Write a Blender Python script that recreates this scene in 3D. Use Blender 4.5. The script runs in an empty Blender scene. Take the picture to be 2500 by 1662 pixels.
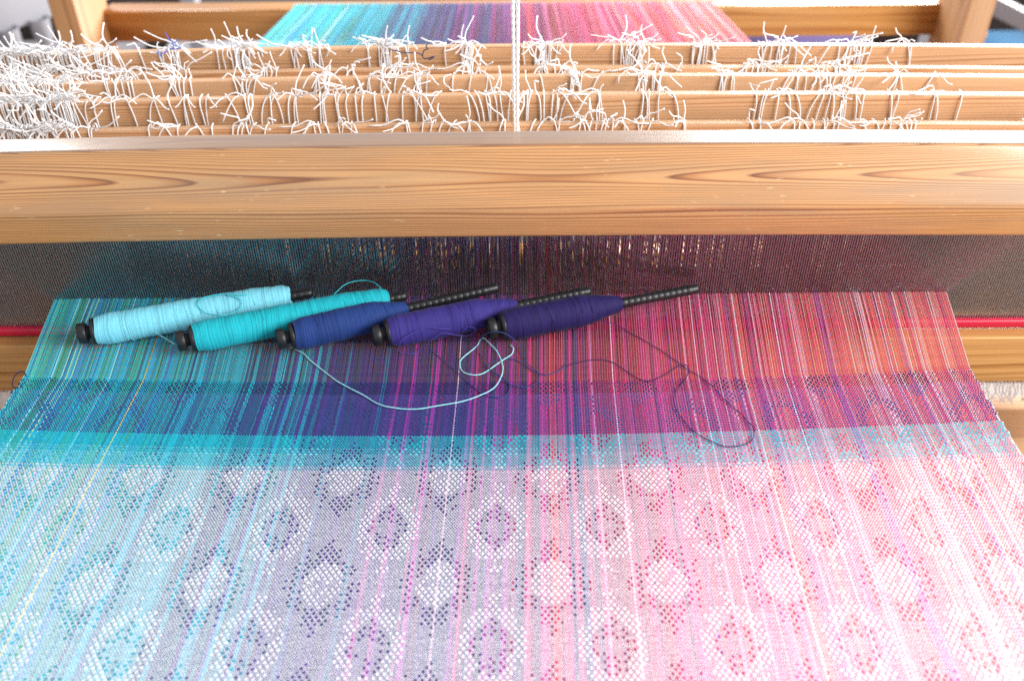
import bpy, math, random
import numpy as np
from math import radians, sin, cos, pi

random.seed(7); rng = np.random.default_rng(7)
S = bpy.context.scene
COL = S.collection

# ------------------------------------------------------------------ camera
cam_d = bpy.data.cameras.new('camera'); cam = bpy.data.objects.new('camera', cam_d); COL.objects.link(cam)
S.camera = cam
cam_d.sensor_width = 36.0; cam_d.lens = 32.55; cam_d.clip_start = 0.02; cam_d.clip_end = 60
cam.location = (0, 0, 1.32)
cam.rotation_mode = 'QUATERNION'
from mathutils import Euler, Quaternion, Vector, Matrix
cam.rotation_quaternion = Euler((radians(90 - 37.0), 0, 0)).to_quaternion() @ Quaternion((0, 0, 1), radians(-0.5))
cam_d.dof.use_dof = True; cam_d.dof.focus_distance = 0.68; cam_d.dof.aperture_fstop = 5.6

# ------------------------------------------------------------------ world + window light
W = bpy.data.worlds.new('World'); S.world = W; W.use_nodes = True
W.node_tree.nodes['Background'].inputs[0].default_value = (0.93, 0.95, 1.0, 1)
W.node_tree.nodes['Background'].inputs[1].default_value = 0.52
def window_light(name, loc, target, sx, sy, energy, color=(1, 0.98, 0.95)):
    d = bpy.data.lights.new(name, 'AREA'); d.shape = 'RECTANGLE'; d.size = sx; d.size_y = sy; d.energy = energy; d.color = color
    o = bpy.data.objects.new(name, d); COL.objects.link(o); o.location = loc
    o.rotation_euler = (Vector(target) - Vector(loc)).to_track_quat('-Z', 'Y').to_euler()
    return o
window_light('window_light_back', (1.75, 3.1, 1.80), (1.2, 0.6, 1.0), 1.9, 1.5, 190)
window_light('window_light_back_corner', (-2.15, 3.0, 2.05), (-0.4, 0.6, 0.95), 0.8, 1.1, 45)
window_light('window_light_side', (1.65, -0.2, 1.9), (0.2, 0.5, 0.9), 1.2, 1.0, 46)

S.view_settings.view_transform = 'Standard'; S.view_settings.look = 'None'
S.view_settings.gamma = 1; S.view_settings.use_curve_mapping = False
S.view_settings.exposure = 0.54
S.cycles.max_bounces = 6; S.cycles.diffuse_bounces = 3; S.cycles.glossy_bounces = 3
S.cycles.use_denoising = False; S.cycles.sample_clamp_indirect = 4.0

# ------------------------------------------------------------------ helpers
def lin(h):
    v = [int(h[i:i+2], 16) / 255 for i in (0, 2, 4)]
    return tuple(c / 12.92 if c <= .04045 else ((c + .055) / 1.055) ** 2.4 for c in v)

def mesh(name, V, Fq, col=None, smooth=True, sharp=False):
    """V (n,3), Fq list of arrays of faces (each (m,3) or (m,4))"""
    V = np.asarray(V, np.float32)
    if not isinstance(Fq, (list, tuple)): Fq = [Fq]
    Fq = [np.asarray(f, np.int32) for f in Fq if len(f)]
    me = bpy.data.meshes.new(name)
    me.vertices.add(len(V)); me.vertices.foreach_set('co', V.ravel())
    loops = np.concatenate([f.ravel() for f in Fq])
    tot = np.concatenate([np.full(len(f), f.shape[1], np.int32) for f in Fq])
    start = np.concatenate([[0], np.cumsum(tot)[:-1]]).astype(np.int32)
    me.loops.add(len(loops)); me.loops.foreach_set('vertex_index', loops)
    me.polygons.add(len(tot)); me.polygons.foreach_set('loop_start', start); me.polygons.foreach_set('loop_total', tot)
    me.polygons.foreach_set('use_smooth', np.full(len(tot), smooth))
    if col is not None:
        a = me.attributes.new('Col', 'FLOAT_COLOR', 'POINT')
        c = np.ones((len(V), 4), np.float32); c[:, :3] = col
        a.data.foreach_set('color', c.ravel())
    me.update(); me.validate()
    return me

def obj(name, me, mat=None, parent=None, loc=None):
    o = bpy.data.objects.new(name, me); COL.objects.link(o)
    if mat is not None and me is not None:
        if len(me.materials) == 0: me.materials.append(mat)
    if parent is not None: o.parent = parent
    if loc is not None: o.location = loc
    return o

def tag(o, label=None, cat=None, group=None, kind=None):
    if label: o['label'] = label
    if cat: o['category'] = cat
    if group: o['group'] = group
    if kind: o['kind'] = kind
    return o

def empty(name, loc=(0, 0, 0)):
    o = bpy.data.objects.new(name, None); COL.objects.link(o); o.location = loc; o.empty_display_size = .02
    return o

class MB:
    def __init__(s): s.V = []; s.Q = []; s.T = []; s.C = []; s.n = 0
    def add(s, V, Q=(), T=(), col=None):
        V = np.asarray(V, float)
        if len(Q): s.Q.append(np.asarray(Q, int) + s.n)
        if len(T): s.T.append(np.asarray(T, int) + s.n)
        s.V.append(V); s.n += len(V)
        if col is not None: s.C.append(np.broadcast_to(np.asarray(col, float), (len(V), 3)))
    def mesh(s, name, smooth=True):
        F = []
        if s.Q: F.append(np.concatenate(s.Q))
        if s.T: F.append(np.concatenate(s.T))
        return mesh(name, np.concatenate(s.V), F, np.concatenate(s.C) if s.C else None, smooth)

def smooth_path(P, n=6, closed=False):
    P = np.asarray(P, float); out = []
    m = len(P)
    for i in range(m - 1):
        p0 = P[max(i - 1, 0)]; p1 = P[i]; p2 = P[i + 1]; p3 = P[min(i + 2, m - 1)]
        for k in range(n):
            t = k / n
            out.append(.5 * ((2 * p1) + (-p0 + p2) * t + (2 * p0 - 5 * p1 + 4 * p2 - p3) * t * t + (-p0 + 3 * p1 - 3 * p2 + p3) * t ** 3))
    out.append(P[-1])
    return np.array(out)

def tube(mb, P, r, sides=6, col=None, cap=True):
    P = np.asarray(P, float); n = len(P)
    r = np.broadcast_to(np.asarray(r, float), (n,))
    T = np.gradient(P, axis=0); T /= np.linalg.norm(T, axis=1)[:, None] + 1e-12
    up = np.array([0, 0, 1.]) if abs(T[0][2]) < .9 else np.array([0, 1., 0])
    N = np.cross(T[0], up); N /= np.linalg.norm(N); V = []
    for i in range(n):
        N = N - T[i] * (N @ T[i]); N /= np.linalg.norm(N) + 1e-12
        B = np.cross(T[i], N)
        for k in range(sides):
            a = 2 * pi * k / sides
            V.append(P[i] + r[i] * (cos(a) * N + sin(a) * B))
    Q = []
    for i in range(n - 1):
        for k in range(sides):
            k2 = (k + 1) % sides
            Q.append((i * sides + k, i * sides + k2, (i + 1) * sides + k2, (i + 1) * sides + k))
    Tn = []
    if cap:
        V.append(P[0] - T[0] * r[0] * .3); V.append(P[-1] + T[-1] * r[-1] * .3); a, b = n * sides, n * sides + 1
        for k in range(sides):
            k2 = (k + 1) % sides
            Tn.append((a, k2, k)); Tn.append((b, (n - 1) * sides + k, (n - 1) * sides + k2))
    mb.add(V, Q, Tn, col)

def lathe(mb, prof, seg=28, wob=None, col=None):
    """prof list of (x, r) along local X"""
    prof = np.asarray(prof, float); n = len(prof)
    a = np.arange(seg) * 2 * pi / seg
    X = np.repeat(prof[:, 0][:, None], seg, 1); R = np.repeat(prof[:, 1][:, None], seg, 1)
    if wob is not None: dx, dr = wob(X, a[None, :]); X = X + dx; R = R + dr
    V = np.stack([X, R * np.cos(a), R * np.sin(a)], -1).reshape(-1, 3)
    i = np.arange(n - 1)[:, None]; k = np.arange(seg)[None, :]; k2 = (k + 1) % seg
    Q = np.stack([i * seg + k, i * seg + k2, (i + 1) * seg + k2, (i + 1) * seg + k], -1).reshape(-1, 4)
    c = None if col is None else np.repeat(col, seg, 0)
    mb.add(V, Q, (), c)

def prism(name, prof, x0, x1, bow=0.0, nx=24, bev=.0015, axis='X', tilt=0.0):
    """profile (y,z) polygon extruded along x, corners rounded, gently bowed"""
    prof = [np.array(p, float) for p in prof]; m = len(prof); P = []
    for i in range(m):
        a, b, c = prof[i - 1], prof[i], prof[(i + 1) % m]
        d1 = (a - b) / np.linalg.norm(a - b); d2 = (c - b) / np.linalg.norm(c - b)
        e = min(bev, .4 * np.linalg.norm(a - b), .4 * np.linalg.norm(c - b))
        p, q = b + d1 * e, b + d2 * e
        for t in (0, .33, .67, 1): P.append((1 - t) ** 2 * p + 2 * t * (1 - t) * b + t * t * q)
    P = np.array(P); k = len(P); xs = np.linspace(x0, x1, nx + 1); V = []
    for x in xs:
        dz = -bow * (x / .4) ** 2 + tilt * x
        V.append(np.column_stack([np.full(k, x), P[:, 0], P[:, 1] + dz]))
    V = np.concatenate(V)
    if axis == 'Z': V = V[:, [1, 2, 0]]
    if axis == 'Y': V = V[:, [1, 0, 2]]
    i = np.arange(nx)[:, None]; j = np.arange(k)[None, :]; j2 = (j + 1) % k
    Q = np.stack([i * k + j, i * k + j2, (i + 1) * k + j2, (i + 1) * k + j], -1).reshape(-1, 4)
    me = bpy.data.meshes.new(name)
    faces = [tuple(q) for q in Q] + [tuple(range(k))[::-1], tuple(range(nx * k, nx * k + k))]
    me.from_pydata([tuple(v) for v in V], [], faces)
    for p in me.polygons: p.use_smooth = True
    me.polygons[-1].use_smooth = False; me.polygons[-2].use_smooth = False
    import bmesh
    bm = bmesh.new(); bm.from_mesh(me); bmesh.ops.recalc_face_normals(bm, faces=bm.faces); bm.to_mesh(me); bm.free()
    return me

def box_prism(name, x0, x1, y0, y1, z0, z1, **k):
    return prism(name, [(y0, z0), (y1, z0), (y1, z1), (y0, z1)], x0, x1, **k)

# ------------------------------------------------------------------ materials
def nodes(name):
    m = bpy.data.materials.new(name); m.use_nodes = True
    nt = m.node_tree; return m, nt, nt.nodes['Principled BSDF']
def plain(name, c, rough=.5, metal=0., spec=.5, noise=0., nscale=40., coat=0.):
    m, nt, b = nodes(name)
    b.inputs['Base Color'].default_value = (*c, 1); b.inputs['Roughness'].default_value = rough
    b.inputs['Metallic'].default_value = metal; b.inputs['Specular IOR Level'].default_value = spec
    b.inputs['Coat Weight'].default_value = coat
    if noise:
        t = nt.nodes.new('ShaderNodeTexCoord'); n = nt.nodes.new('ShaderNodeTexNoise'); n.inputs['Scale'].default_value = nscale
        n.inputs['Detail'].default_value = 4
        nt.links.new(t.outputs['Object'], n.inputs['Vector'])
        mx = nt.nodes.new('ShaderNodeMixRGB'); mx.blend_type = 'MULTIPLY'; mx.inputs[0].default_value = 1
        r = nt.nodes.new('ShaderNodeMapRange'); r.inputs['To Min'].default_value = 1 - noise; r.inputs['To Max'].default_value = 1 + noise * .4
        nt.links.new(n.outputs['Fac'], r.inputs['Value']); mx.inputs[1].default_value = (*c, 1)
        nt.links.new(r.outputs[0], mx.inputs[2]); nt.links.new(mx.outputs[0], b.inputs['Base Color'])
    return m
def yarn_mat(name, rough=.85, sheen=.15, fuzz=1.0, trans=0.):
    m, nt, b = nodes(name)
    a = nt.nodes.new('ShaderNodeAttribute'); a.attribute_name = 'Col'
    t = nt.nodes.new('ShaderNodeTexCoord'); n = nt.nodes.new('ShaderNodeTexNoise'); n.inputs['Scale'].default_value = 900; n.inputs['Detail'].default_value = 2
    nt.links.new(t.outputs['Object'], n.inputs['Vector'])
    r = nt.nodes.new('ShaderNodeMapRange'); r.inputs['From Min'].default_value = .25; r.inputs['From Max'].default_value = .75
    r.inputs['To Min'].default_value = 1 - .3 * fuzz; r.inputs['To Max'].default_value = 1 + .12 * fuzz
    nt.links.new(n.outputs['Fac'], r.inputs['Value'])
    mx = nt.nodes.new('ShaderNodeMixRGB'); mx.blend_type = 'MULTIPLY'; mx.inputs[0].default_value = 1
    nt.links.new(a.outputs['Color'], mx.inputs[1]); nt.links.new(r.outputs[0], mx.inputs[2]); nt.links.new(mx.outputs[0], b.inputs['Base Color'])
    b.inputs['Roughness'].default_value = rough; b.inputs['Specular IOR Level'].default_value = .25
    b.inputs['Sheen Weight'].default_value = sheen; b.inputs['Sheen Roughness'].default_value = .4
    return m

def wood(name, along='X', pith=(.64, .99), spacing=.0014, amp=.0022, pale='d9a66c', mid='c98f52', dark='9c5a26', rough=.33, grey=.25, nse=(2.2, 26, 26), seed=0., gloss=.5, worn_top=False):
    m, nt, b = nodes(name); N = nt.nodes; L = nt.links
    tc = N.new('ShaderNodeTexCoord'); mp = N.new('ShaderNodeMapping'); sep = N.new('ShaderNodeSeparateXYZ')
    L.new(tc.outputs['Object'], sep.inputs[0])
    ia = 'XYZ'.index(along); others = [i for i in range(3) if i != ia]
    sc = [0, 0, 0]; sc[ia] = nse[0]; sc[others[0]] = nse[1]; sc[others[1]] = nse[2]
    mp.inputs['Scale'].default_value = sc; mp.inputs['Location'].default_value = (seed, seed * 1.7, seed * .6)
    L.new(tc.outputs['Object'], mp.inputs['Vector'])
    no = N.new('ShaderNodeTexNoise'); no.inputs['Scale'].default_value = 1; no.inputs['Detail'].default_value = 1.2; no.inputs['Roughness'].default_value = .4
    L.new(mp.outputs[0], no.inputs['Vector'])
    def math_(op, a, bb=None):
        n = N.new('ShaderNodeMath'); n.operation = op
        for i, v in enumerate((a, bb)):
            if v is None: continue
            if isinstance(v, (int, float)): n.inputs[i].default_value = v
            else: L.new(v, n.inputs[i])
        return n.outputs[0]
    d1 = math_('SUBTRACT', sep.outputs[others[0]], pith[0]); d2 = math_('SUBTRACT', sep.outputs[others[1]], pith[1])
    d = math_('SQRT', math_('ADD', math_('MULTIPLY', d1, d1), math_('MULTIPLY', d2, d2)))
    d = math_('ADD', d, math_('MULTIPLY', math_('SUBTRACT', no.outputs['Fac'], .5), amp * 4))
    # uneven ring widths
    n2 = N.new('ShaderNodeTexNoise'); n2.noise_dimensions = '1D'; n2.inputs['Scale'].default_value = 130; n2.inputs['Detail'].default_value = 0
    L.new(d, n2.inputs['W'])
    ph = math_('ADD', math_('DIVIDE', d, spacing), math_('MULTIPLY', n2.outputs['Fac'], 2.2))
    fr = math_('FRACT', ph)
    rp = N.new('ShaderNodeValToRGB'); L.new(fr, rp.inputs[0]); e = rp.color_ramp.elements
    e[0].position = 0; e[0].color = (*lin(pale), 1); e[1].position = 1; e[1].color = (*lin(pale), 1)
    x = e.new(.45); x.color = (*lin(pale), 1)
    x = e.new(.72); x.color = (*lin(mid), 1)
    x = e.new(.90); x.color = (*lin(dark), 1)
    # contrast varies from ring to ring
    n3 = N.new('ShaderNodeTexNoise'); n3.noise_dimensions = '1D'; n3.inputs['Scale'].default_value = 260; L.new(d, n3.inputs['W'])
    mr = N.new('ShaderNodeMapRange'); mr.inputs['From Min'].default_value = .3; mr.inputs['From Max'].default_value = .7; mr.inputs['To Min'].default_value = .45; mr.inputs['To Max'].default_value = 1
    L.new(n3.outputs['Fac'], mr.inputs['Value'])
    mx = N.new('ShaderNodeMixRGB'); L.new(mr.outputs[0], mx.inputs[0]); mx.inputs[1].default_value = (*[.65 * p + .35 * q for p, q in zip(lin(pale), lin(mid))], 1); L.new(rp.outputs[0], mx.inputs[2])
    # fine fibre
    mf = N.new('ShaderNodeMapping'); sf = [500, 500, 500]; sf[ia] = 14; mf.inputs['Scale'].default_value = sf; L.new(tc.outputs['Object'], mf.inputs['Vector'])
    nf = N.new('ShaderNodeTexNoise'); nf.inputs['Scale'].default_value = 1; nf.inputs['Detail'].default_value = 3; L.new(mf.outputs[0], nf.inputs['Vector'])
    mr2 = N.new('ShaderNodeMapRange'); mr2.inputs['From Min'].default_value = .3; mr2.inputs['From Max'].default_value = .7; mr2.inputs['To Min'].default_value = .86; mr2.inputs['To Max'].default_value = 1.06; L.new(nf.outputs['Fac'], mr2.inputs['Value'])
    mu = N.new('ShaderNodeMixRGB'); mu.blend_type = 'MULTIPLY'; mu.inputs[0].default_value = 1; L.new(mx.outputs[0], mu.inputs[1]); L.new(mr2.outputs[0], mu.inputs[2])
    # grey hand wear in patches
    mg = N.new('ShaderNodeMapping'); sg = [40, 40, 40]; sg[ia] = 5; mg.inputs['Scale'].default_value = sg; mg.inputs['Location'].default_value = (seed, 3, seed); L.new(tc.outputs['Object'], mg.inputs['Vector'])
    ng = N.new('ShaderNodeTexNoise'); ng.inputs['Scale'].default_value = 1; ng.inputs['Detail'].default_value = 4; L.new(mg.outputs[0], ng.inputs['Vector'])
    mr3 = N.new('ShaderNodeMapRange'); mr3.inputs['From Min'].default_value = .5; mr3.inputs['From Max'].default_value = .75; mr3.inputs['To Min'].default_value = 0; mr3.inputs['To Max'].default_value = grey; L.new(ng.outputs['Fac'], mr3.inputs['Value'])
    mgx = N.new('ShaderNodeMixRGB'); L.new(mr3.outputs[0], mgx.inputs[0]); L.new(mu.outputs[0], mgx.inputs[1]); mgx.inputs[2].default_value = (*lin('8c7a66'), 1)
    out = mgx.outputs[0]
    if worn_top:   # pale scuffs where shuttles and hands have struck the rail
        ms = N.new('ShaderNodeMapping'); ms.inputs['Scale'].default_value = (90, 420, 420); ms.inputs['Rotation'].default_value = (0, .5, 0); L.new(tc.outputs['Object'], ms.inputs['Vector'])
        nsn = N.new('ShaderNodeTexNoise'); nsn.inputs['Scale'].default_value = 1; nsn.inputs['Detail'].default_value = 1; L.new(ms.outputs[0], nsn.inputs['Vector'])
        big = N.new('ShaderNodeTexNoise'); big.inputs['Scale'].default_value = 28; L.new(tc.outputs['Object'], big.inputs['Vector'])
        sm = N.new('ShaderNodeMapRange'); sm.inputs['From Min'].default_value = .70; sm.inputs['From Max'].default_value = .76; L.new(nsn.outputs['Fac'], sm.inputs['Value'])
        bm2 = N.new('ShaderNodeMapRange'); bm2.inputs['From Min'].default_value = .45; bm2.inputs['From Max'].default_value = .65; L.new(big.outputs['Fac'], bm2.inputs['Value'])
        mz = N.new('ShaderNodeMixRGB'); L.new(math_('MULTIPLY', math_('MULTIPLY', sm.outputs[0], bm2.outputs[0]), .45), mz.inputs[0]); L.new(out, mz.inputs[1]); mz.inputs[2].default_value = (*lin('ecd8b4'), 1); out = mz.outputs[0]
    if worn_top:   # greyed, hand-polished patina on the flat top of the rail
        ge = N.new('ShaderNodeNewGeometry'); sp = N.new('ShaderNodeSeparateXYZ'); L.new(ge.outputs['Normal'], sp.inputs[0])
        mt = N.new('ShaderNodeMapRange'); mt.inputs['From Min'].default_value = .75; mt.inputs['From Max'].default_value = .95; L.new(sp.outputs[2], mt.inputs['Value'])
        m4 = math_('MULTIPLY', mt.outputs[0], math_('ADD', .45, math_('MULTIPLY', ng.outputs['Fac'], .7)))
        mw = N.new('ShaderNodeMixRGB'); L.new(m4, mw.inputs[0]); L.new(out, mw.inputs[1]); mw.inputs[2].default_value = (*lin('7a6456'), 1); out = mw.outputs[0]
    L.new(out, b.inputs['Base Color'])
    rr = N.new('ShaderNodeMapRange'); rr.inputs['To Min'].default_value = rough - .06; rr.inputs['To Max'].default_value = rough + .12; L.new(ng.outputs['Fac'], rr.inputs['Value']); L.new(rr.outputs[0], b.inputs['Roughness'])
    bp = N.new('ShaderNodeBump'); bp.inputs['Strength'].default_value = .12; bp.inputs['Distance'].default_value = .0006; L.new(fr, bp.inputs['Height']); L.new(bp.outputs[0], b.inputs['Normal'])
    b.inputs['Specular IOR Level'].default_value = gloss
    return m

M_beater = wood('pine_beater', 'X', (.6216, 1.003), .00075, .0015, pale='cf9c66', mid='b97a44', dark='763a16', grey=.5, rough=.34, nse=(2.6, 30, 30), seed=1.3, worn_top=True)
M_beater.node_tree.nodes['Principled BSDF'].inputs['Coat Weight'].default_value = .85
M_beater.node_tree.nodes['Principled BSDF'].inputs['Coat Roughness'].default_value = .12
M_shaft = [wood('pine_shaft_%s' % 'abcde'[i], 'X', (.82 - .03 * i + .05, 1.0 + .01 * i), .0012 + .0003 * (i % 3), .0016, pale='cfa47c', mid='c39064', dark='9c683c', grey=.1, rough=.42, seed=3.1 * i + 1) for i in range(5)]
M_low = wood('pine_lower', 'X', (.70, .80), .0016, .002, pale='cf9a5c', mid='bd8447', dark='96602c', grey=.1, rough=.45, seed=4)
M_post = wood('pine_post', 'Z', (-.6, 1.45), .004, .006, pale='bd8a5a', mid='b07a48', dark='8c5428', rough=.5, grey=.05, nse=(2.0, 14, 14), seed=2)
M_back = wood('pine_back', 'X', (1.75, .76), .004, .004, pale='cf985c', mid='bd8145', dark='945425', rough=.28, grey=.1, seed=9)
M_yarn = yarn_mat('cotton_yarn', sheen=.22); M_cloth = yarn_mat('woven_yarn', fuzz=.7)
M_pirn = yarn_mat('wound_yarn', rough=.75, sheen=.06, fuzz=.6)
M_black = plain('black_plastic', (.012, .012, .014), .42, spec=.5, noise=.25, nscale=300)
M_red = plain('red_binding', lin('c8143c'), .35, spec=.5, noise=.15, nscale=60)
M_steel = plain('reed_steel', (.46, .48, .53), .30, metal=1.0, noise=.06, nscale=90)
M_cord = plain('white_cotton_cord', (.88, .88, .89), .85, spec=.2, noise=.12, nscale=700)
M_hed = plain('tan_heddle_twine', (.34, .25, .19), .8, noise=.3, nscale=120)
M_blue2 = plain('dark_blue_thread', lin('23305c'), .85, noise=.2, nscale=500)
M_blue = plain('blue_thread', lin('4a68c0'), .85, noise=.2, nscale=500)

# ------------------------------------------------------------------ setting: floor
fl = prism('floor', [(-2, -.05), (9, -.05), (9, 0), (-2, 0)], -6, 6, nx=2)
tag(obj('floor', fl, plain('floor_boards', (.16, .12, .10), .5, noise=.5, nscale=3)), kind='structure')

# ------------------------------------------------------------------ loom frame
loom = tag(empty('loom_frame', (0, 1.56, 0)), 'golden pine loom frame with two back posts and a horizontal back beam', 'loom')
def lp(name, me, mat, parent=loom):
    o = obj(name, me, mat, parent); o.matrix_parent_inverse = parent.matrix_basis.inverted() if parent.type == 'EMPTY' else Matrix(); return o
lp('post', box_prism('post', 0, 1.05, -.733, -.692, 1.50, 1.625, axis='Z', bev=.003, nx=2), M_post)
pr = lp('post', box_prism('post', 0, 1.05, .736, .778, 1.50, 1.615, axis='Z', bev=.003, nx=2), M_post)
mb = MB(); lathe(mb, [(0, 0), (0, .009), (.004, .013), (.010, .013), (.014, .008), (.015, 0)], 20)
k = lp('round_peg', mb.mesh('round_peg'), plain('peg_wood', lin('d8a070'), .3)); k.matrix_parent_inverse = Matrix(); k.location = (.776, 1.53 - 1.56, .795)
lp('back_beam', box_prism('back_beam', -.692, .736, 1.600, 1.645, .770, .823, bev=.003, nx=4), M_back)
lp('lower_cross_rail', box_prism('lower_cross_rail', -.692, .736, 1.56, 1.60, .28, .36, bev=.003, nx=2), M_back)
mb = MB(); lathe(mb, [(-.69, 0), (-.69, .05), (.734, .05), (.734, 0)], 24)
wb = lp('warp_beam', mb.mesh('warp_beam'), M_back); wb.matrix_parent_inverse = Matrix(); wb.location = (0, .0, .52)
# front breast beam carrying the cloth, just below the picture
for x in (-.62, .62): lp('front_post', box_prism('front_post', 0, .88, x - .03, x + .03, .15, .24, axis='Z', bev=.003, nx=2), M_post)
lp('breast_beam', box_prism('breast_beam', -.62, .62, .165, .225, .835, .894, bev=.008, nx=4), M_back)
for x in (-.66, .70): lp('side_rail', box_prism('side_rail', .15, 1.55, x, x + .032, .30, .37, axis='Y', bev=.003, nx=2), M_back)

# ------------------------------------------------------------------ beater with reed
beater = tag(empty('beater', (0, .62, .8)), 'pine beater with a thick grained handrail above a fine steel reed', 'beater')
def bp_(name, me, mat, parent=beater):
    o = obj(name, me, mat, parent); o.matrix_parent_inverse = beater.matrix_basis.inverted() if parent is beater else Matrix(); return o
bp_('handrail', prism('handrail', [(.587, .972), (.668, .972), (.668, 1.016), (.629, 1.0365), (.606, 1.0365), (.5855, .998)], -.56, .56, bow=.0035, nx=40, bev=.0028), M_beater)
bp_('lower_rail', prism('lower_rail', [(.600, .8205), (.645, .8205), (.645, .862), (.614, .8655), (.6015, .8665)], -.56, .56, bow=.001, nx=24, bev=.002), M_low)
for x in (-.585, .56): bp_('sword', box_prism('sword', .30, 1.03, x, x + .025, .60, .65, axis='Z', bev=.002, nx=2), M_low)
reed = obj('reed', None, None, beater); reed.empty_display_size = .02
reed.location = (0, 0, 0)
mb = MB(); DP = .72 / 378
xs = np.arange(-.545, .545, DP)
base = np.array([(a, b, c) for a in (-.5, .5) for b in (-.5, .5) for c in (0, 1)])
Qb = np.array([(0, 1, 3, 2), (4, 6, 7, 5), (0, 4, 5, 1), (2, 3, 7, 6), (0, 2, 6, 4), (1, 5, 7, 3)])
for x in xs:
    w = .00058; jit = rng.normal(0, .000015); lean = rng.normal(0, .00003)
    V = base * (w, .0026, .116) + (x + jit, .6185, .872); V[base[:, 2] > .5, 0] += lean
    mb.add(V, Qb)
rw = obj('dent_wires', mb.mesh('dent_wires', smooth=False), M_steel, reed); tag(rw, kind='stuff')
def in_reed(o):
    o.matrix_parent_inverse = Matrix.Translation((0, -.62, -.8)); return o
in_reed(rw)
in_reed(obj('bottom_binding', prism('bottom_binding', [(.6135, .8662), (.6235, .8662), (.6235, .8745), (.6135, .8745)], -.55, .55, bow=.0008, nx=16, bev=.003), M_red, reed))
in_reed(obj('top_binding', prism('top_binding', [(.6135, .9850), (.6235, .9850), (.6235, .9935), (.6135, .9935)], -.55, .55, bow=.0025, nx=16, bev=.003), M_red, reed))

# ------------------------------------------------------------------ warp colours
NE = 756
STOPS = [
 (0.00, '14a8cc*5 20b8d0*5 40c4bc*4 149cb4*4 1298cc*3 8adcd4*2 a0d8b0*1.2 d8dc88*.35 2aa090*3'),
 (0.10, '14accc*5 20a8a4*4 0f98c4*2.5 2494a4*2 3a78b4*.5 d8cc68*.35 8adcdc*1.6 1090a8*3 3a9c84*2'),
 (0.22, '0fa0b4*4 118498*4 187084*2 3252a4*1 d4c04a*.2 7cc4d4*.8 16a8c0*3 24507c*2'),
 (0.32, '187090*3 1696b0*2.5 1e3a74*3 3c3484*2 cdb840*.1 2c3868*2 185c7c*2 7c9cb8*.5'),
 (0.43, '2c2668*5 242c68*5 40286c*3 782c9c*1.8 a03098*1.2 98a8c8*.5 46287c*3 20406c*1.5 c85a50*.1'),
 (0.52, '442060*4 641c5c*4 34245c*3 b82c88*2.2 982898*1.6 d0a4c8*.7 c8505a*.2 781c50*3 54287c*2'),
 (0.60, '901a54*4 a81c58*4 781c58*4 c03080*2.4 f0a8c4*1.2 d0405a*.7 5c2468*1.4 981a4c*3'),
 (0.70, 'b82458*4 c43470*4 d04c84*3 f4b4cc*2.6 d85468*1.6 a82c78*2.4 743c90*1 bc2c58*3'),
 (0.84, 'd84c70*4 dc5c70*4 ec8c9c*3 f8c4ce*3 c84480*2 fae0e4*1.2 ec986c*1 b858a0*1 e06868*4'),
 (1.00, 'e47078*4 ea8484*4 f2a89c*3 fad0d0*2.6 f2d090*.6 e0689c*2 faeeee*1.2 d484c4*.7 ea7c70*4')]
def pal_(s_):
    cs = []; ws = []
    for w in s_.split():
        h, k_ = w.split('*'); cs.append(np.array(lin(h))); ws.append(float(k_))
    ws = np.array(ws); return cs, ws / ws.sum()
STOPS = [(t, pal_(s_)) for t, s_ in STOPS]
wcol = np.zeros((NE, 3)); i = 0
while i < NE:
    run = int(rng.choice([1, 1, 1, 1, 2, 2, 2, 3])); t = i / NE + rng.normal(0, .018); t = min(max(t, 0), .9999)
    for q in range(len(STOPS) - 1):
        if STOPS[q][0] <= t <= STOPS[q + 1][0]: break
    f = (t - STOPS[q][0]) / (STOPS[q + 1][0] - STOPS[q][0])
    pal = STOPS[q + 1][1] if rng.random() < f else STOPS[q][1]
    c = pal[0][rng.choice(len(pal[0]), p=pal[1])]
    if c.max() > .55 and c.min() > .2 or (c[0] > .5 and c[1] > .4 and c[2] < .2): run = 1
    wcol[i:i + run] = c * rng.uniform(.86, 1.14, (len(wcol[i:i + run]), 1)); i += run
# the pattern ends (every other end) are dyed deeper than the ground ends between them
tt_ = np.arange(NE) / NE; lumw = wcol @ np.array([.2, .7, .1])
deep_ = np.clip((tt_ - .30) / .2, 0, 1)[:, None]; ev_ = (np.arange(NE) % 2 == 0)[:, None]
dk_ = np.clip(lumw[:, None] + (wcol - lumw[:, None]) * 1.15, .004, 1) * np.array([.88, .52, .74]); lt_ = wcol * .88 + .12 * np.array([.88, .74, .82])
wcol = np.where(ev_, wcol * (1 - .65 * deep_) + dk_ * .65 * deep_, wcol * (1 - deep_ * np.clip((tt_ - .45) / .2, 0, 1)[:, None]) + lt_ * deep_ * np.clip((tt_ - .45) / .2, 0, 1)[:, None])
wcol = np.clip(wcol * 1.15, 0, .88)

# ------------------------------------------------------------------ cloth geometry in loom coordinates
Z0 = .9
WC = .683
def cx(Y): return -.011 - .025 * (.51 - Y)
def curve(x, Y):
    s = np.clip((Y - .355) / .09, 0, 1); s = s * s * (3 - 2 * s)
    return .0105 * ((x + .011) / .34) ** 2 * s
FELL = .5085; PK = .00121; NP = 236
def cloth_pt(u, v):
    """u in ends (0..NE), v in picks from the fell"""
    Y = FELL - v * PK
    wid = WC * (1 - .006 * np.clip((FELL - Y) / .2, 0, 1))
    x = cx(Y) + (u / NE - .5) * wid
    wob = .0007 * np.sin(Y * 610) + .0006 * np.sin(Y * 277 + 1) + .0004 * np.sin(Y * 1430)
    x = x + wob * (np.exp(-u / 12.) - np.exp(-(NE - u) / 12.))
    return x, Y + curve(x, Y)

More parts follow.
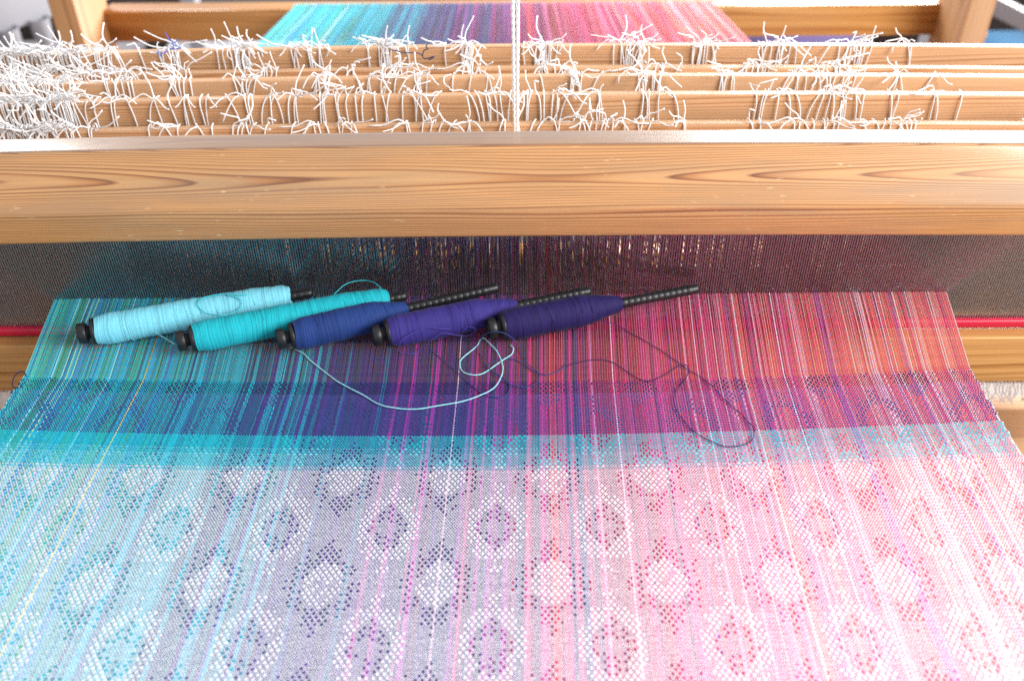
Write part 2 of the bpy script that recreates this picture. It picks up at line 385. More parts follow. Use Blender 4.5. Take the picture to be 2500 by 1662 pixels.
def up_matrix():
    I = np.arange(NE)[:, None]; J = np.arange(NP)[None, :]
    x, Y = cloth_pt(((I // 2) * 2 + 1.0) + 0 * J, ((J // 2) * 2 + 1.0) + 0 * I)
    px, py = .0645, .0828
    xs_ = x - .025 * (Y - .374) + .0098
    ys_ = Y - curve(x, Y) - .3738
    def ell(ox, oy, a, b, pw=1.5):
        dx = np.abs((xs_ - ox + px / 2) % px - px / 2); dy = np.abs((ys_ - oy + py / 2) % py - py / 2)
        return (dx / a) ** pw + (dy / b) ** pw
    plain_up = (I + J) % 2 == 0
    weft_f = np.where(J % 2 == 0, (I + 2 * (J // 2)) % 4 == 0, I % 2 == 1)
    warp_f = np.where(I % 2 == 0, ~((J + 2 * (I // 2)) % 4 == 1), J % 2 == 1)
    RA = rng.random((16, 16)); RB = rng.random((16, 16)); RC = rng.random((16, 16))
    def blk(ox, oy, R):       # the draft mirrors itself round every motif, so the lacy edge repeats
        dx = np.abs((xs_ - ox + px / 2) % px - px / 2); dy = np.abs((ys_ - oy + py / 2) % py - py / 2)
        return dx, dy, R[(dx / .0036).astype(int) % 16, (dy / .0048).astype(int) % 16]
    def ramp(d, pts): return np.interp(d, [p[0] for p in pts], [p[1] for p in pts])
    dxa, dya, ra = blk(0, 0, RA); dxb, dyb, rb = blk(px / 2, py / 2, RB); _, _, rc = blk(px / 2, py / 2, RC)
    dA = (dxa / .0118) ** 1.35 + (dya / .0190) ** 1.35; dB = (dxb / .0120) ** 1.35 + (dyb / .0165) ** 1.35
    up = plain_up
    col_ = ((I // 2) % 3 != 1)
    inA = (dA < 1) & col_ & (ra < np.where(dA > .45, .95, .45))
    up = np.where(inA, warp_f, up)
    up = np.where((dA >= 1) & (ra < ramp(dA, [(1, 1.), (1.6, .95), (2.1, .4), (2.5, .0)])), weft_f, up)
    up = np.where((dB < 1.05) & (dB > .12), weft_f, up)
    up = np.where((dB >= 1.05) & (dA > 2.6) & col_ & (rc < ramp(dB, [(1.05, .95), (1.9, .7), (2.7, .1), (3, 0)])), warp_f, up)
    tail_ = (dxb < .0075 * (1.05 - (dyb - .015) / .018)) & (dyb > .015) & (dyb < .033) & (rb < .7)
    up = np.where(tail_ & (dB >= 1.05), warp_f, up)
    skip = np.repeat(np.repeat(rng.random((NE // 4, NP // 4 + 1)) < .06, 4, 0), 4, 1)[:NE, :NP]      # small irregularities of the hand weaving
    return np.where(skip, plain_up, up)
UP = up_matrix()

# weft colours by pick
wf = np.zeros((NP, 3)); J = np.arange(NP)
for j in range(NP):
    if j < 11: c = '241a4e'
    elif j < 24: c = '463e82'
    elif j < 46: c = '3c4284'
    elif j < 56: c = '1cbcd0'
    elif j < 60: c = '1cbcd0' if j % 2 else '6cccdf'
    elif j < 69: c = '7fd4e4'
    elif j < 73: c = '8fd8e6' if j % 2 else 'dce2f0'
    else: c = 'efecf4'
    wf[j] = np.array(lin(c)) * rng.uniform(.92, 1.04)

def runs(A):
    """A (n,m) bool: runs of True along axis 1 -> row, start, end(exclusive)"""
    P = np.zeros((A.shape[0], A.shape[1] + 2), np.int8); P[:, 1:-1] = A
    D = np.diff(P, axis=1); r, s = np.nonzero(D == 1); r2, e = np.nonzero(D == -1)
    return r, s, e

def floats(rows, s, e, kind, cols):
    n = len(rows); ov = .22
    mid = (s + e) / 2.; a = s - ov; b = e + ov
    jit = rng.normal(0, .06, n)
    ln = (e - s)
    hgt = .00010 + .00008 * np.minimum(ln, 4)
    V = np.zeros((n, 9, 3))
    for st, (al, zz) in enumerate(((a, -.00016 + 0 * hgt), (mid, hgt), (b, -.00016 + 0 * hgt))):
        for k, (w, dz) in enumerate(((-.5, -.00013), (0, .00006), (.5, -.00013))):
            ac = rows + .5 + w * (1.0 if st == 1 else .8) * np.where(ln >= 3, 1.04 if kind == 'warp' else 1.06, 1.0 if kind == 'warp' else 1.0) + jit
            if kind == 'warp': x, y = cloth_pt(ac, al)
            else: x, y = cloth_pt(al, ac)
            V[:, st * 3 + k, 0] = x; V[:, st * 3 + k, 1] = y; V[:, st * 3 + k, 2] = Z0 + zz + dz + (.00005 if kind == 'warp' else 0)
    q = np.array([(0, 1, 4, 3), (1, 2, 5, 4), (3, 4, 7, 6), (4, 5, 8, 7)])
    if kind == 'weft': q = q[:, ::-1]
    else: q = q
    Q = (np.arange(n)[:, None, None] * 9 + q[None]).reshape(-1, 4)
    c = np.repeat(cols * rng.uniform(.88, 1.08, (n, 1)), 9, 0)
    return V.reshape(-1, 3), Q, np.clip(c, 0, .92)

cloth = tag(empty('woven_cloth', (0, .38, .9)), 'rainbow striped warp and patterned cloth running from turquoise to coral pink', 'cloth')
CI = Matrix.Translation((0, -.38, -.9))
r, s, e = runs(UP); V, Q, c = floats(r, s, e, 'warp', wcol[r])
o = obj('woven_warp', mesh('woven_warp', V, Q, c), M_cloth, cloth); o.matrix_parent_inverse = CI; tag(o, kind='stuff')
r, s, e = runs(~UP.T); V, Q, c = floats(r, s, e, 'weft', wf[r])
o = obj('woven_weft', mesh('woven_weft', V, Q, c), M_cloth, cloth); o.matrix_parent_inverse = CI; tag(o, kind='stuff')
# the undersides of the threads: flat strips below the floats
vv = np.linspace(0, NP, 30); U = np.arange(NE); V = []; 
A0 = U[:, None] + .1; A1 = U[:, None] + .9
x0, y0 = cloth_pt(A0 + 0 * vv, vv[None] + 0 * A0); x1, y1 = cloth_pt(A1 + 0 * vv, vv[None] + 0 * A1)
V = np.stack([np.stack([x0, y0, np.full_like(x0, Z0 - .0005)], -1), np.stack([x1, y1, np.full_like(x0, Z0 - .0005)], -1)], 2)
base_i = (U[:, None] * 30 + np.arange(29)[None]) * 2
Q = np.stack([base_i, base_i + 2, base_i + 3, base_i + 1], -1).reshape(-1, 4)
o = obj('cloth_underside', mesh('cloth_underside', V.reshape(-1, 3), Q, np.repeat(wcol, 60, 0)), M_cloth, cloth); o.matrix_parent_inverse = CI; tag(o, kind='stuff')

# unwoven warp from the fell through the reed and heddles over the back beam
RX = -.0091
mb = MB(); sides = 5
P_all = []
for i in range(NE):
    xf, yf = cloth_pt(i + .5, 0)
    dent = i // 2; xr = RX - .36 + (dent + .5) * DP + (-.00042 if i % 2 == 0 else .00042) + rng.normal(0, .00005)
    sh = [.70, .73, .76, .79, .82][[0, 3, 1, 4, 2][i % 5]] + .004
    zsh = Z0 + [-.006, .004, -.003, .006, .0][i % 5] + rng.normal(0, .001)
    xh = RX + (i / NE - .5) * .722 + rng.normal(0, .0004)
    xb = RX + (i / NE - .5) * .72 + rng.normal(0, .0006) + .006 * sin(i * .19) * .15
    layer = rng.normal(0, .00030)
    P_all.append([(xf, yf - .0025, Z0 - .0002), (xf, yf + .002, Z0 + layer * .3), ((xf * .5 + xr * .5) + rng.normal(0, .0001), (yf + .6185) / 2, Z0 + layer), (xr, .6185, Z0 + layer * .5 + rng.normal(0, .0003)), (xh, sh, zsh), ((xh + xb) / 2, 1.22, .868 + rng.normal(0, .0012)), (xb, 1.598, .8245 + abs(layer)), (xb, 1.625, .8245), (xb, 1.65, .815), (xb, 1.64, .56)])
P_all = np.array(P_all); n_, k_ = P_all.shape[:2]
ang = np.arange(sides) * 2 * pi / sides; R_ = .00033
ring = np.stack([np.cos(ang), 0 * ang, np.sin(ang)], -1) * R_
V = P_all[:, :, None, :] + ring[None, None] * np.array([1, 1, 1, 1, 1, 1.25, 1.3, 1.3, 1.3, 1.3])[None, :, None, None]
ii = np.arange(n_)[:, None, None]; jj = np.arange(k_ - 1)[None, :, None]; kk = np.arange(sides)[None, None, :]; k2 = (kk + 1) % sides
b0 = (ii * k_ + jj) * sides; b1 = b0 + sides
Q = np.stack([b0 + kk, b1 + kk, b1 + k2, b0 + k2], -1).reshape(-1, 4)
o = obj('warp_threads', mesh('warp_threads', V.reshape(-1, 3), Q, np.repeat(wcol, k_ * sides, 0)), M_yarn, cloth); o.matrix_parent_inverse = CI; tag(o, kind='stuff')
mb = MB(); tube(mb, smooth_path([(-.350, .519, .9), (-.355, .5245, .901), (-.359, .520, .9), (-.3575, .511, .8985), (-.351, .507, .899)], 5), .0004, 5, lin('241a4e'))
o = obj('selvedge_loop', mb.mesh('selvedge_loop'), M_yarn, cloth); o.matrix_parent_inverse = CI

# ------------------------------------------------------------------ shafts with heddle cords
def cord_variant(k, dense):
    mb = MB(); R = random.Random(100 + k); r = R.uniform(.00050, .00064)
    lean = R.gauss(0, .0022); dx = R.gauss(0, .004)
    run_ = [(lean * .2, .004, -.235), (lean * .2, .002, -.06), (lean * .3, -.0014, -.040), (lean * .6, -.0016, -.018), (lean + dx * .3, -.0015, -.004), (lean + dx * .7, .0008, .0016), (lean + dx, .006, .0022)]
    tube(mb, smooth_path(run_, 3), r, 5)
    # lower loop and cut ends under the lower bar
    tube(mb, smooth_path([(lean * .2, .0035, -.232), (lean * .2, -.0014, -.238), (lean * .2, -.0014, -.268), (lean * .3 + R.gauss(0, .002), -.004, -.276), (lean * .3 + R.gauss(0, .006), -.008 + R.gauss(0, .003), -.287)], 3), r, 5)
    x0 = lean + dx * .8
    nt = R.choice([0, 1, 1, 1, 2]) if not dense else R.choice([1, 2, 2, 3])
    for t in range(nt):
        sgn = R.choice((-1, 1, 1, 1)); typ = R.random(); ln = R.uniform(.010, .024)
        if typ < .45:   # standing up and out
            d = np.array([sgn * R.uniform(.1, .9), R.uniform(-.7, .25), R.uniform(.5, 1.)])
        elif typ < .72:  # lying along the bar
            d = np.array([sgn * 1., R.uniform(-.5, .1), R.uniform(.05, .6)])
        else:           # drooping over the front
            d = np.array([sgn * R.uniform(.4, 1.), -.55, R.uniform(-.5, .1)])
        d /= np.linalg.norm(d); side = np.array([R.gauss(0, .3), R.gauss(0, .15), R.gauss(0, .3) - .15]) * ln
        p0 = np.array([x0 + R.gauss(0, .001), R.uniform(-.001, .003), .0022])
        P = [p0, p0 + d * ln * .35 + np.array([0, 0, .002]), p0 + d * ln * .7 + side * .35, p0 + d * ln + side]
        Ps = smooth_path(P, 3)
        Ps[:, 2] = np.where((Ps[:, 1] > -.002), np.maximum(Ps[:, 2], .0012), Ps[:, 2])
        rr = np.full(len(Ps), r); rr[-1] *= 1.25
        tube(mb, Ps, rr, 5)
    return mb.mesh('heddle_cord')
VAR = [cord_variant(k, False) for k in range(36)]; VARD = [cord_variant(200 + k, True) for k in range(16)]
for v in VAR + VARD: v.materials.append(M_cord)

SHAFTS = [
 ('front', .70, 1.0095, 'frontmost pine shaft bar, mostly hidden behind the beater handrail',
  [(0,140,26),(150,230,6),(340,370,2),(420,440,2),(500,520,2),(560,640,8),(710,740,3),(760,860,8),(995,1080,8),(1130,1170,3),(1220,1310,8),(1350,1370,2),(1400,1500,10),(1510,1600,6),(1650,1680,2),(1830,1870,3),(1930,2060,10),(2130,2250,12),(2540,2800,34),(-300,-20,34)]),
 ('second', .73, 1.022, 'broad pine shaft bar second from the beater with single cords on its face',
  [(0,180,36),(190,230,4),(250,280,3),(300,380,3),(380,450,4),(440,510,6),(570,640,5),(640,730,8),(760,860,8),(860,980,8),(990,1050,5),(1160,1260,10),(1270,1380,9),(1450,1500,3),(1560,1620,5),(1660,1680,1),(1830,1900,6),(1930,2010,6),(2020,2120,8),(2160,2210,3),(2260,2370,4)]),
 ('middle', .76, 1.026, 'dark grained pine shaft bar third from the beater',
  [(0,60,14),(80,150,8),(230,330,12),(390,480,10),(540,660,12),(720,840,12),(860,960,12),(990,1060,8),(1100,1200,6),(1290,1480,16),(1540,1640,12),(1740,1830,8),(1890,2130,22),(2160,2290,5)]),
 ('fourth', .79, 1.022, 'pine shaft bar fourth from the beater showing only a narrow strip',
  [(0,120,16),(150,330,14),(400,470,8),(560,700,10),(800,880,6),(930,1000,8),(1100,1200,8),(1280,1420,12),(1550,1680,14),(1780,1900,12),(1990,2100,12)]),
 ('rear', .82, 1.031, 'rearmost pine shaft bar below the blurred warp with bushy cord tufts',
  [(0,40,16),(40,190,24),(200,300,14),(355,460,16),(500,640,24),(690,810,18),(870,1010,24),(1090,1200,14),(1265,1420,22),(1490,1610,22),(1670,1770,18),(1850,1960,16),(2020,2130,16),(2230,2250,3)])]
for si, (nm, Y, zt, lab, cl) in enumerate(SHAFTS):
    sh = tag(empty('shaft', (0, Y, zt)), lab, 'shaft', 'heddle shafts hanging behind the beater')
    inv = Matrix.Translation((0, -Y, -zt))
    bow = .0035
    o = obj('upper_bar', box_prism('upper_bar', -.58, .58, Y, Y + .009, zt - .042, zt, bow=bow, bev=.0012, nx=24), M_shaft[4 - si], sh); o.matrix_parent_inverse = inv
    o = obj('lower_bar', box_prism('lower_bar', -.58, .58, Y, Y + .009, zt - .27, zt - .235, bow=bow, bev=.0012, nx=24), M_shaft[4 - si], sh); o.matrix_parent_inverse = inv
    Zc = Y * cos(radians(37)) + (1.32 - zt) * sin(radians(37))     # bar's distance, to turn the spread of tufts into metres
    kx = 2260 / Zc
    hb = MB()      # the run of heddles the warp passes through
    for q in range(150):
        x = RX - .36 + .72 * (q + random.random()) / 150
        tube(hb, [(x, .0045, -.24), (x, .0045, -.03)], .0007, 4, cap=False)
    o = obj('heddles', hb.mesh('heddles'), M_hed, sh); tag(o, kind='stuff')
    for (a, b, n) in cl:
        if a > 180 and b < 2500: n = max(1, round(n * (.75 if si in (0, 1) else .58)))
        for q in range(n):
            x = (a + (b - a) * (q + .5) / n + random.uniform(-.5, .5) * (b - a) / n - 1244) / kx
            if si >= 2 and a > 180 and b < 2500 and n > 3:      # gathered into clumps with bare wood between
                x = ((a + b) / 2 + random.gauss(0, (b - a) / 5.5) - 1244) / kx
            dense = a < 190 or random.random() < (.35 if si == 4 else .12)
            o = obj('heddle_cord', random.choice(VARD if dense else VAR), None, sh)
            o.location = (x, 0, -bow * (x / .4) ** 2); o.scale = (1 if (q + .5) / n > random.uniform(.25, .75) else -1, 1, 1)

# blue marker threads knotted on the shafts
for (x, Y, z, lab) in ((-.304, .815, 1.033, 'bright blue marker thread knotted on the rear shaft, farther from the braided cord'), (-.075, .785, 1.036, 'dark blue marker thread knotted on a shaft, nearer the braided cord')):
    mb = MB(); R = random.Random(int(abs(x) * 1e4))
    for q in range(3):
        p = np.array([0, 0, 0.]); P = [p]
        for s_ in range(4):
            p = p + np.array([R.gauss(0, .004) + .003 * (q - 1), R.gauss(-.001, .002), R.uniform(.001, .007) if q != 1 else R.uniform(-.003, .003)]); P.append(p)
        tube(mb, smooth_path(P, 4), .0005, 5)
    o = obj('marker_thread', mb.mesh('marker_thread'), M_blue if x < -.2 else M_blue2, None, (x, Y, z)); tag(o, lab, 'thread', 'blue marker threads on the shafts')

# ------------------------------------------------------------------ braided tie cord hanging in the middle
tie = tag(empty('tie_cord', (0, .688, 1.0)), 'white braided cord hanging down in front of the shafts', 'cord')
for sgn in (-1, 1):
    mb = MB()
    for strand in range(2):
        t = np.linspace(0, 1, 330)
        cxp = .0045 + sgn * (.0007 + .0024 * np.clip(t * 2.2, 0, 1))
        P = np.stack([cxp + .00055 * np.cos(t * 330 + strand * pi), .688 + .00055 * np.sin(t * 330 + strand * pi), .985 + t * .55], -1)
        tube(mb, P, .0011, 5)
    o = obj('strand', mb.mesh('strand'), M_cord, tie); o.matrix_parent_inverse = Matrix.Translation((0, -.688, -1.0))

# ------------------------------------------------------------------ pirns (bobbins) of weft yarn
PIRNS = [
 ((-.322, .5535), (-.1571, .6058), .1435, '84dcf0', .0116, 0, 'pale aqua full bobbin, leftmost of the row', 0.000),
 ((-.2458, .5433), (-.0802, .6011), .1455, '1fbccb', .0116, 0, 'bright turquoise full bobbin beside the pale aqua one', 0.000),
 ((-.1726, .544), (-.0103, .6046), .0860, '233f80', .0120, 1, 'navy blue bobbin in the middle of the row of five', 0.004),
 ((-.1029, .5473), (.0619, .6012), .0995, '3a3080', .0120, 1, 'violet bobbin with its thread looped over it', 0.002),
 ((-.0182, .5547), (.1455, .6057), .0945, '251a56', .0122, 1, 'dark purple half empty bobbin, rightmost of the row', 0.000)]
TAILS = {
 0: [[(-0.2666,0.5578,0.9099),(-0.2653,0.5635,0.902),(-0.2532,0.5551,0.9008)],
     [(-.165,.5490,.9020),(-0.155,0.5428,0.9012),(-0.1492,0.5355,0.9012),(-0.1364,0.5218,0.9012),(-0.124,0.5092,0.9012),(-0.1125,0.5003,0.9012),(-0.1022,0.4929,0.9012),(-0.092,0.4851,0.9012),(-0.0823,0.4811,0.9012),(-0.0705,0.4791,0.9012),(-0.0605,0.4793,0.9012),(-0.0482,0.4826,0.9012),(-0.0332,0.4868,0.9012),(-0.0216,0.4932,0.9014),(-0.0123,0.501,0.9016),(-0.0072,0.5144,0.9018),(-0.0068,0.5284,0.902),(-0.0109,0.543,0.9018),(-0.0165,0.553,0.9015),(-0.0205,0.559,0.9015),(-0.0232,0.557,0.9015),(-0.0264,0.5491,0.9014),(-0.0367,0.5346,0.9012),(-0.0382,0.5275,0.9012),(-0.0353,0.519,0.9012),(-0.0282,0.5154,0.9012),(-0.0221,0.5167,0.9012),(-0.0152,0.5229,0.9014),(-0.0082,0.5306,0.9016),(-0.001,0.5384,0.9014),(0.0008,0.5458,0.9012),(-0.001,0.5500,0.9012)]],
 1: [[(-.1935,.5925,.920),(-0.2077,0.5854,0.9250),(-0.221,0.5865,0.9252),(-0.2342,0.5815,0.9248),(-0.2365,0.5745,0.9240),(-0.2300,0.5690,0.9195),(-0.2137,0.5590,0.9246),(-0.2073,0.5755,0.9180),(-0.2062,0.5816,0.9225),(-0.2166,0.5850,0.9252)],
     [(-.138,.596,.917),(-.131,.606,.919),(-.122,.610,.920),(-.113,.610,.920),(-.105,.604,.921),(-.0985,.595,.918)]],
 2: [[(-.060,.545,.9010),(-0.0447,0.5249,0.9010),(-0.0321,0.5082,0.9010),(-0.0219,0.4958,0.9010),(-0.0122,0.4904,0.9010),(-0.0054,0.4926,0.9010),(-0.002,0.5001,0.9010),(-0.0034,0.5078,0.9010),(-0.0114,0.5173,0.9010),(-0.0175,0.5237,0.9012),(-0.0146,0.5302,0.9010),(-0.0075,0.5334,0.9010),(0.0027,0.5324,0.9010),(0.0097,0.525,0.9010),(0.0175,0.5177,0.9012),(0.0244,0.5152,0.9010),(0.0316,0.5183,0.9010),(0.036,0.5225,0.9010),(.0385,.5262,.9012)],
     [(0.0194,0.5137,0.9016),(0.0172,0.5059,0.9012),(0.0112,0.5014,0.9012),(0.0034,0.5023,0.9012),(-0.0044,0.5078,0.9016),(-0.0165,0.5221,0.9018),(-0.0218,0.5352,0.9012),(-0.0246,0.547,0.9020),(-0.0215,0.5530,0.9080),(-0.0160,0.5470,0.9160),(-0.0073,0.5440,0.9181),(-0.0002,0.5450,0.9125),(0.0049,0.5477,0.9030),(0.0079,0.5381,0.9014),(0.0117,0.5266,0.9014),(0.0175,0.5177,0.9016),(0.0194,0.5137,0.9016)]],
 3: [[(-0.0353,0.5552,0.9122),(-0.0316,0.5564,0.9140),(-0.0277,0.5570,0.9118),(-0.0282,0.5575,0.9086),(-0.0339,0.5585,0.9040),(-0.0408,0.5535,0.9084),(-0.0495,0.5498,0.9130),(-0.0548,0.5480,0.9126),(-0.0623,0.5472,0.9064),(-0.0679,0.5458,0.9012),(-0.0739,0.5410,0.9012),(-0.0793,0.5408,0.9014),(-0.083,0.5415,0.9030),(-0.0828,0.5398,0.9078),(-0.0809,0.5396,0.9138),(-0.0764,0.5418,0.9168),(-0.0685,0.5453,0.9190),(-0.0615,0.5480,0.9197),(-0.0528,0.5497,0.9172),(-0.045,0.5520,0.9155)],
     [(-.0103,.586,.922),(-0.0089,0.5796,0.9258),(-0.0066,0.5779,0.9258),(-0.0062,0.5726,0.9246),(-0.0067,0.5691,0.9222)]],
 4: [[(.066,.5655,.912),(0.071,0.5680,0.9085),(0.0808,0.5715,0.9030),(0.0904,0.5635,0.9012),(0.0998,0.5538,0.9012),(0.1088,0.5434,0.9012),(0.1174,0.5316,0.9012),(0.1258,0.5201,0.9014),(0.1342,0.5105,0.9012),(0.1405,0.5012,0.9012),(0.1444,0.4906,0.9012),(0.1485,0.4817,0.9012),(0.1528,0.4744,0.9012),(0.1573,0.4645,0.9012),(0.1598,0.4562,0.9012),(0.1578,0.4468,0.9012),(0.1526,0.4415,0.9012),(0.1447,0.4386,0.9012),(0.1367,0.4391,0.9012),(0.1286,0.4445,0.9012),(0.1192,0.454,0.9012),(0.1137,0.4664,0.9012),(0.1111,0.4778,0.9012),(0.1119,0.4895,0.9012),(0.1168,0.5,0.9012),(0.1233,0.5107,0.9012),(0.1261,0.5185,0.9012),(0.1253,0.523,0.9016),(0.1229,0.5242,0.9016),(0.1158,0.5203,0.9012),(0.1046,0.5109,0.9012),(0.0961,0.5067,0.9012),(0.0886,0.5096,0.9012),(0.0806,0.5192,0.9012),(0.0743,0.5265,0.9012),(0.0666,0.5307,0.9012),(0.0564,0.5308,0.9012),(0.0461,0.5277,0.9012),(0.0392,0.5246,0.9012)]]}
TAILR = [.00046, .00036, .00034, .00031, .00031]; TAILC = ['9cdae6', '35c8d4', '31437f', '4a3c96', '351f5c']
Lp = .1735
for i, (p0, p1, ylen, hexc, yr, style, lab, lift) in enumerate(PIRNS):
    p0 = np.array(p0); p1 = np.array(p1); ang = math.atan2(*(p1 - p0)[::-1])
    B = tag(empty('yarn_bobbin', (p0[0], p0[1], .9008 + yr)), lab, 'bobbin', 'bobbins lying in a row on the warp')
    B.rotation_euler = Euler((random.uniform(0, 6), 0, 0)).to_matrix().to_euler()
    B.rotation_euler = (0, -math.atan2(lift, Lp), ang)
    mb = MB(); lathe(mb, [(0, 0), (0, .0030), (.0012, .0034), (.0012, .0066), (0, .0070), (.0006, .0078), (.0055, .0079), (.0062, .0074), (.0064, .0056), (.0066, 0)], 28)
    obj('end_knob', mb.mesh('end_knob'), M_black, B)
    mb = MB(); lathe(mb, [(.006, .0052), (.0095, .0052), (.0096, .0088), (.0100, .0098), (.0122, .0104), (.0126, .0100), (.0127, .0040)], 30)
    obj('flange', mb.mesh('flange'), M_black, B)
    # rod with shallow rings
    prof = [(.012, .0044)]; x = .0125 + ylen - .02
    prof.append((x, .0042))
    while x < Lp - .010:
        prof += [(x, .0041), (x + .0040, .0040), (x + .0043, .0039), (x + .0047, .0039)]; x += .0050
    prof += [(Lp - .003, .0039), (Lp - .0012, .0034), (Lp - .0002, .0022), (Lp, 0)]
    mb = MB(); lathe(mb, prof, 20); obj('tail_rod', mb.mesh('tail_rod'), M_black, B)
    # wound yarn: one ridge per turn
    turns = int(ylen / .00056); prof = []; cols = []; base_c = np.array(lin(hexc)); rr = random.Random(i)
    for t in range(turns):
        f = t / turns; xx = .0127 + f * ylen
        if style == 0:
            R0 = yr * (1.0 - .0 * f) * (min(1, .88 + f * 2.0) if f < .06 else 1) - (.0022 * max(0, (f - .72) / .28) ** 1.3) - .0016 * max(0, (f - .965) / .035)
        else:
            R0 = yr * min(1, .86 + 1.8 * f) - (yr - .0055) * max(0, (f - .62) / .38) ** 1.4
        R0 *= 1 + .012 * sin(f * 17 + i) + .008 * sin(f * 41 + 2 * i)
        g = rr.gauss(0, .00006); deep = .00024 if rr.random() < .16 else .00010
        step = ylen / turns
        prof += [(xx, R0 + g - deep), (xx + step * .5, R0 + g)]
        cv = rr.uniform(.88, 1.06) * (.80 if deep > .0002 else 1); cols += [base_c * cv * .84, base_c * cv]  # groove shade put into the colour: darker between turns, darkest in deep grooves
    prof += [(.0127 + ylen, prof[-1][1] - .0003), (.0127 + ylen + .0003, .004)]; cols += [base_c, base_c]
    ph = rng.uniform(0, 6)
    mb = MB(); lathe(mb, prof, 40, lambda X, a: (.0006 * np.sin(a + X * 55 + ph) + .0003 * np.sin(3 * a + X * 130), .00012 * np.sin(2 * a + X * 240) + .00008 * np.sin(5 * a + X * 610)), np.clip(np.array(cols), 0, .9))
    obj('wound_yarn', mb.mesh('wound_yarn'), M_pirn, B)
    # a few strands that cross the others on the surface
    Rp = np.array(prof); mb = MB()
    for q in range(7):
        f0 = rr.uniform(.05, .8); f1 = f0 + rr.uniform(.03, .12); a0 = rr.uniform(0, 6.28); n_t = rr.uniform(.5, 1.4)
        t = np.linspace(0, 1, 30); xx = .0127 + ylen * (f0 + (f1 - f0) * t); Rr = np.interp(xx, Rp[:, 0], Rp[:, 1]) + .0001; aa = a0 + t * n_t * 6.28
        tube(mb, np.stack([xx, Rr * np.cos(aa), Rr * np.sin(aa)], -1), .00022, 5, base_c * rr.uniform(.9, 1.15))
    tag(obj('crossing_strands', mb.mesh('crossing_strands'), M_pirn, B), kind='stuff')
    bpy.context.view_layer.update()
    for P in TAILS[i]:
        mb = MB(); Ps = smooth_path(P, 9); kk = np.cumsum(rng.normal(0, 1, (len(Ps), 2)), 0); kk -= np.linspace(0, 1, len(Ps))[:, None] * kk[-1]
        Ps[:, :2] += kk * .00007; tt = np.arange(len(Ps))
        tube(mb, Ps, TAILR[i] * (1 + .10 * np.sin(tt * 2.1) + rng.normal(0, .06, len(Ps))), 6, np.array(lin(TAILC[i])))
        o = obj('yarn_tail', mb.mesh('yarn_tail'), M_pirn, B); o.matrix_parent_inverse = B.matrix_world.inverted()

# ------------------------------------------------------------------ lamms below the shafts
for (Y, z, h, lab) in ((.70, .70, .040, 'pale lamm bar just under the hanging cord fringe'), (.75, .615, .045, 'pale lamm bar lowest under the cloth edge')):
    o = obj('lamm', box_prism('lamm', -.60, .60, Y, Y + .022, z - h, z, bev=.002, nx=4), M_shaft[1]); tag(o, lab, 'lamm', 'lamms under the shafts')


br = obj('brace', prism('brace', [(.80, 0), (.83, 0), (.83, .06), (.80, .06)], -.26, .26, nx=2, bev=.002), M_low, loom)
br.matrix_parent_inverse = Matrix.Translation((0, -1.56, 0)); br.location = (.62, 0, .52); br.rotation_euler = (0, radians(-58), 0)

# ------------------------------------------------------------------ room behind the loom, out of focus
def thing_box(name, x0, x1, y0, y1, z0, z1, mat, label, cat, parts=()):
    t = tag(empty(name, ((x0 + x1) / 2, (y0 + y1) / 2, z0)), label, cat)
    inv = Matrix.Translation((-(x0 + x1) / 2, -(y0 + y1) / 2, -z0))
    for (pn, a, m) in [('body', (x0, x1, y0, y1, z0, z1), mat)] + list(parts):
        o = obj(pn, box_prism(pn, *a, bev=.008, nx=2), m, t); o.matrix_parent_inverse = inv
    return t
G_white = plain('white_paint', (.36, .36, .40), .9, noise=.1, nscale=8); G_dark = plain('dark_cabinet', (.035, .022, .02), .45, noise=.3, nscale=6)
G_blue = plain('blue_plastic', (.004, .05, .11), .9, noise=.2, nscale=6); G_grey = plain('grey_metal', (.22, .21, .23), .4, noise=.2, nscale=9)
G_bg = plain('blue_grey_cloth', (.20, .25, .36), .9, noise=.4, nscale=10); G_or = plain('orange_wood', lin('c08850'), .5, noise=.2, nscale=10)
# white hanging rack with short cord bundles, at the far corner
rack = tag(empty('yarn_rack', (-1.05, 1.95, 0)), 'blurred white rack with hanging cord bundles in the top left corner', 'rack'); ri = Matrix.Translation((1.05, -1.95, 0))
o = obj('rail', prism('rail', [(-.03, -.05), (.03, -.05), (.03, .02), (-.03, .02)], -.55, .55, nx=2, bev=.004), G_white, rack); o.location = (-.02, .05, .72); o.rotation_euler = (0, 0, radians(58))
o = obj('top_board', prism('top_board', [(-.10, -.01), (.10, -.01), (.10, .03), (-.10, .03)], -.55, .55, nx=2, bev=.004), G_or, rack); o.location = (-.12, .14, .80); o.rotation_euler = (0, 0, radians(58))
o = obj('leg', box_prism('leg', 0, .72, -.04, 0, -.02, .02, axis='Z', bev=.003, nx=2), G_white, rack); o.location = (-.27, -.36, 0)
o = obj('leg', box_prism('leg', 0, .72, -.04, 0, -.02, .02, axis='Z', bev=.003, nx=2), G_white, rack); o.location = (.25, .48, 0)
bun = MB(); lathe(bun, [(0, .022), (.04, .020), (.09, .006), (.11, .003), (.11, 0)], 10); bm_ = bun.mesh('cord_bundle'); bm_.materials.append(G_white)
for q in range(9):
    t = -.48 + q * .075; o = obj('cord_bundle', bm_, None, rack); o.location = (-.02 + t * cos(radians(58)) + .03, .05 + t * sin(radians(58)) - .02, .68); o.rotation_euler = (0, radians(90), 0)
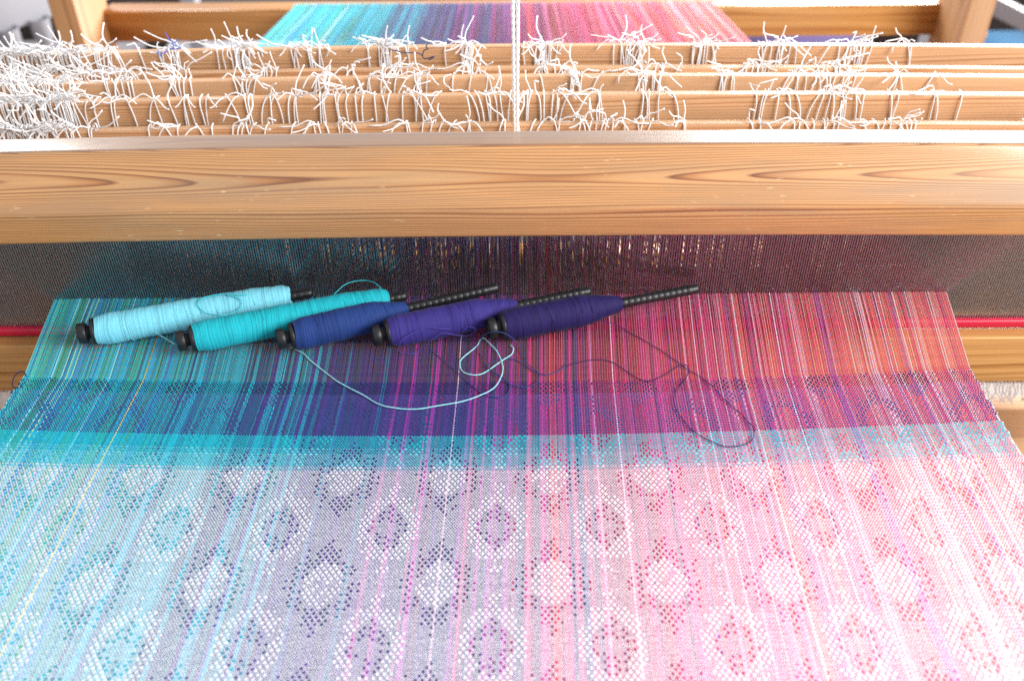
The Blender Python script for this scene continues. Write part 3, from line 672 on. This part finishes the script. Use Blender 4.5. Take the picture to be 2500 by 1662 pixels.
thing_box('cabinet', -1.75, -1.15, 2.95, 3.35, 0, .50, G_dark, 'low dark brown cabinet beneath the white rack', 'cabinet', [('top_board', (-1.77, -1.13, 2.93, 3.37, .50, .525), G_or)])
thing_box('cloth_basket', -1.62, -1.10, 2.35, 2.75, 0, .36, G_bg, 'blue grey fabric basket on the floor in front of the dark cabinet', 'basket', [('rim', (-1.63, -1.09, 2.34, 2.76, .36, .38), G_grey)])
thing_box('storage_box', 1.50, 1.66, 2.80, 3.00, 0, .28, G_blue, 'dark blue storage box on the floor beyond the right hand post', 'box', [('lid', (1.49, 1.67, 2.79, 3.01, .28, .30), G_blue)])
st = tag(empty('metal_stand', (1.25, 2.25, 0)), 'grey metal stand with a slanting bar behind the right hand post', 'stand')
for (n_, a, lo, ro) in (('slanting_bar', .34, (0, 0, .58), (0, radians(20), radians(-25))), ('lower_bar', .34, (.05, .1, .40), (0, radians(-30), radians(-25)))):
    o = obj(n_, prism(n_, [(-.02, -.02), (.02, -.02), (.02, .02), (-.02, .02)], -a, a, nx=2, bev=.004), G_grey, st); o.location = lo; o.rotation_euler = ro
for xx in (-.20, .24):
    o = obj('leg', box_prism('leg', 0, .62, -.018, .018, -.018, .018, axis='Z', bev=.003, nx=2), G_grey, st); o.location = (xx, .05, 0)
thing_box('dark_shelf', 1.35, 2.4, 3.4, 3.8, 0, .62, G_dark, 'dark shelf unit far behind the grey metal stand', 'shelf', [('shelf_board', (1.33, 2.42, 3.38, 3.82, .62, .645), G_dark)])
thing_box('white_crate', -1.05, -.55, 2.75, 3.10, 0, .34, G_white, 'pale crate on the floor beneath the back beam', 'crate', [('slat', (-1.06, -.54, 2.74, 2.75, .22, .30), G_or)])
G_pur = plain('purple_cloth', (.03, .015, .07), .95, noise=.3, nscale=8)
thing_box('purple_cushion', .70, 1.12, 2.7, 3.1, 0, .32, G_pur, 'dark purple cushion on the floor beneath the back beam', 'cushion', [('piping', (.695, 1.125, 2.695, 3.105, .15, .17), G_pur)])
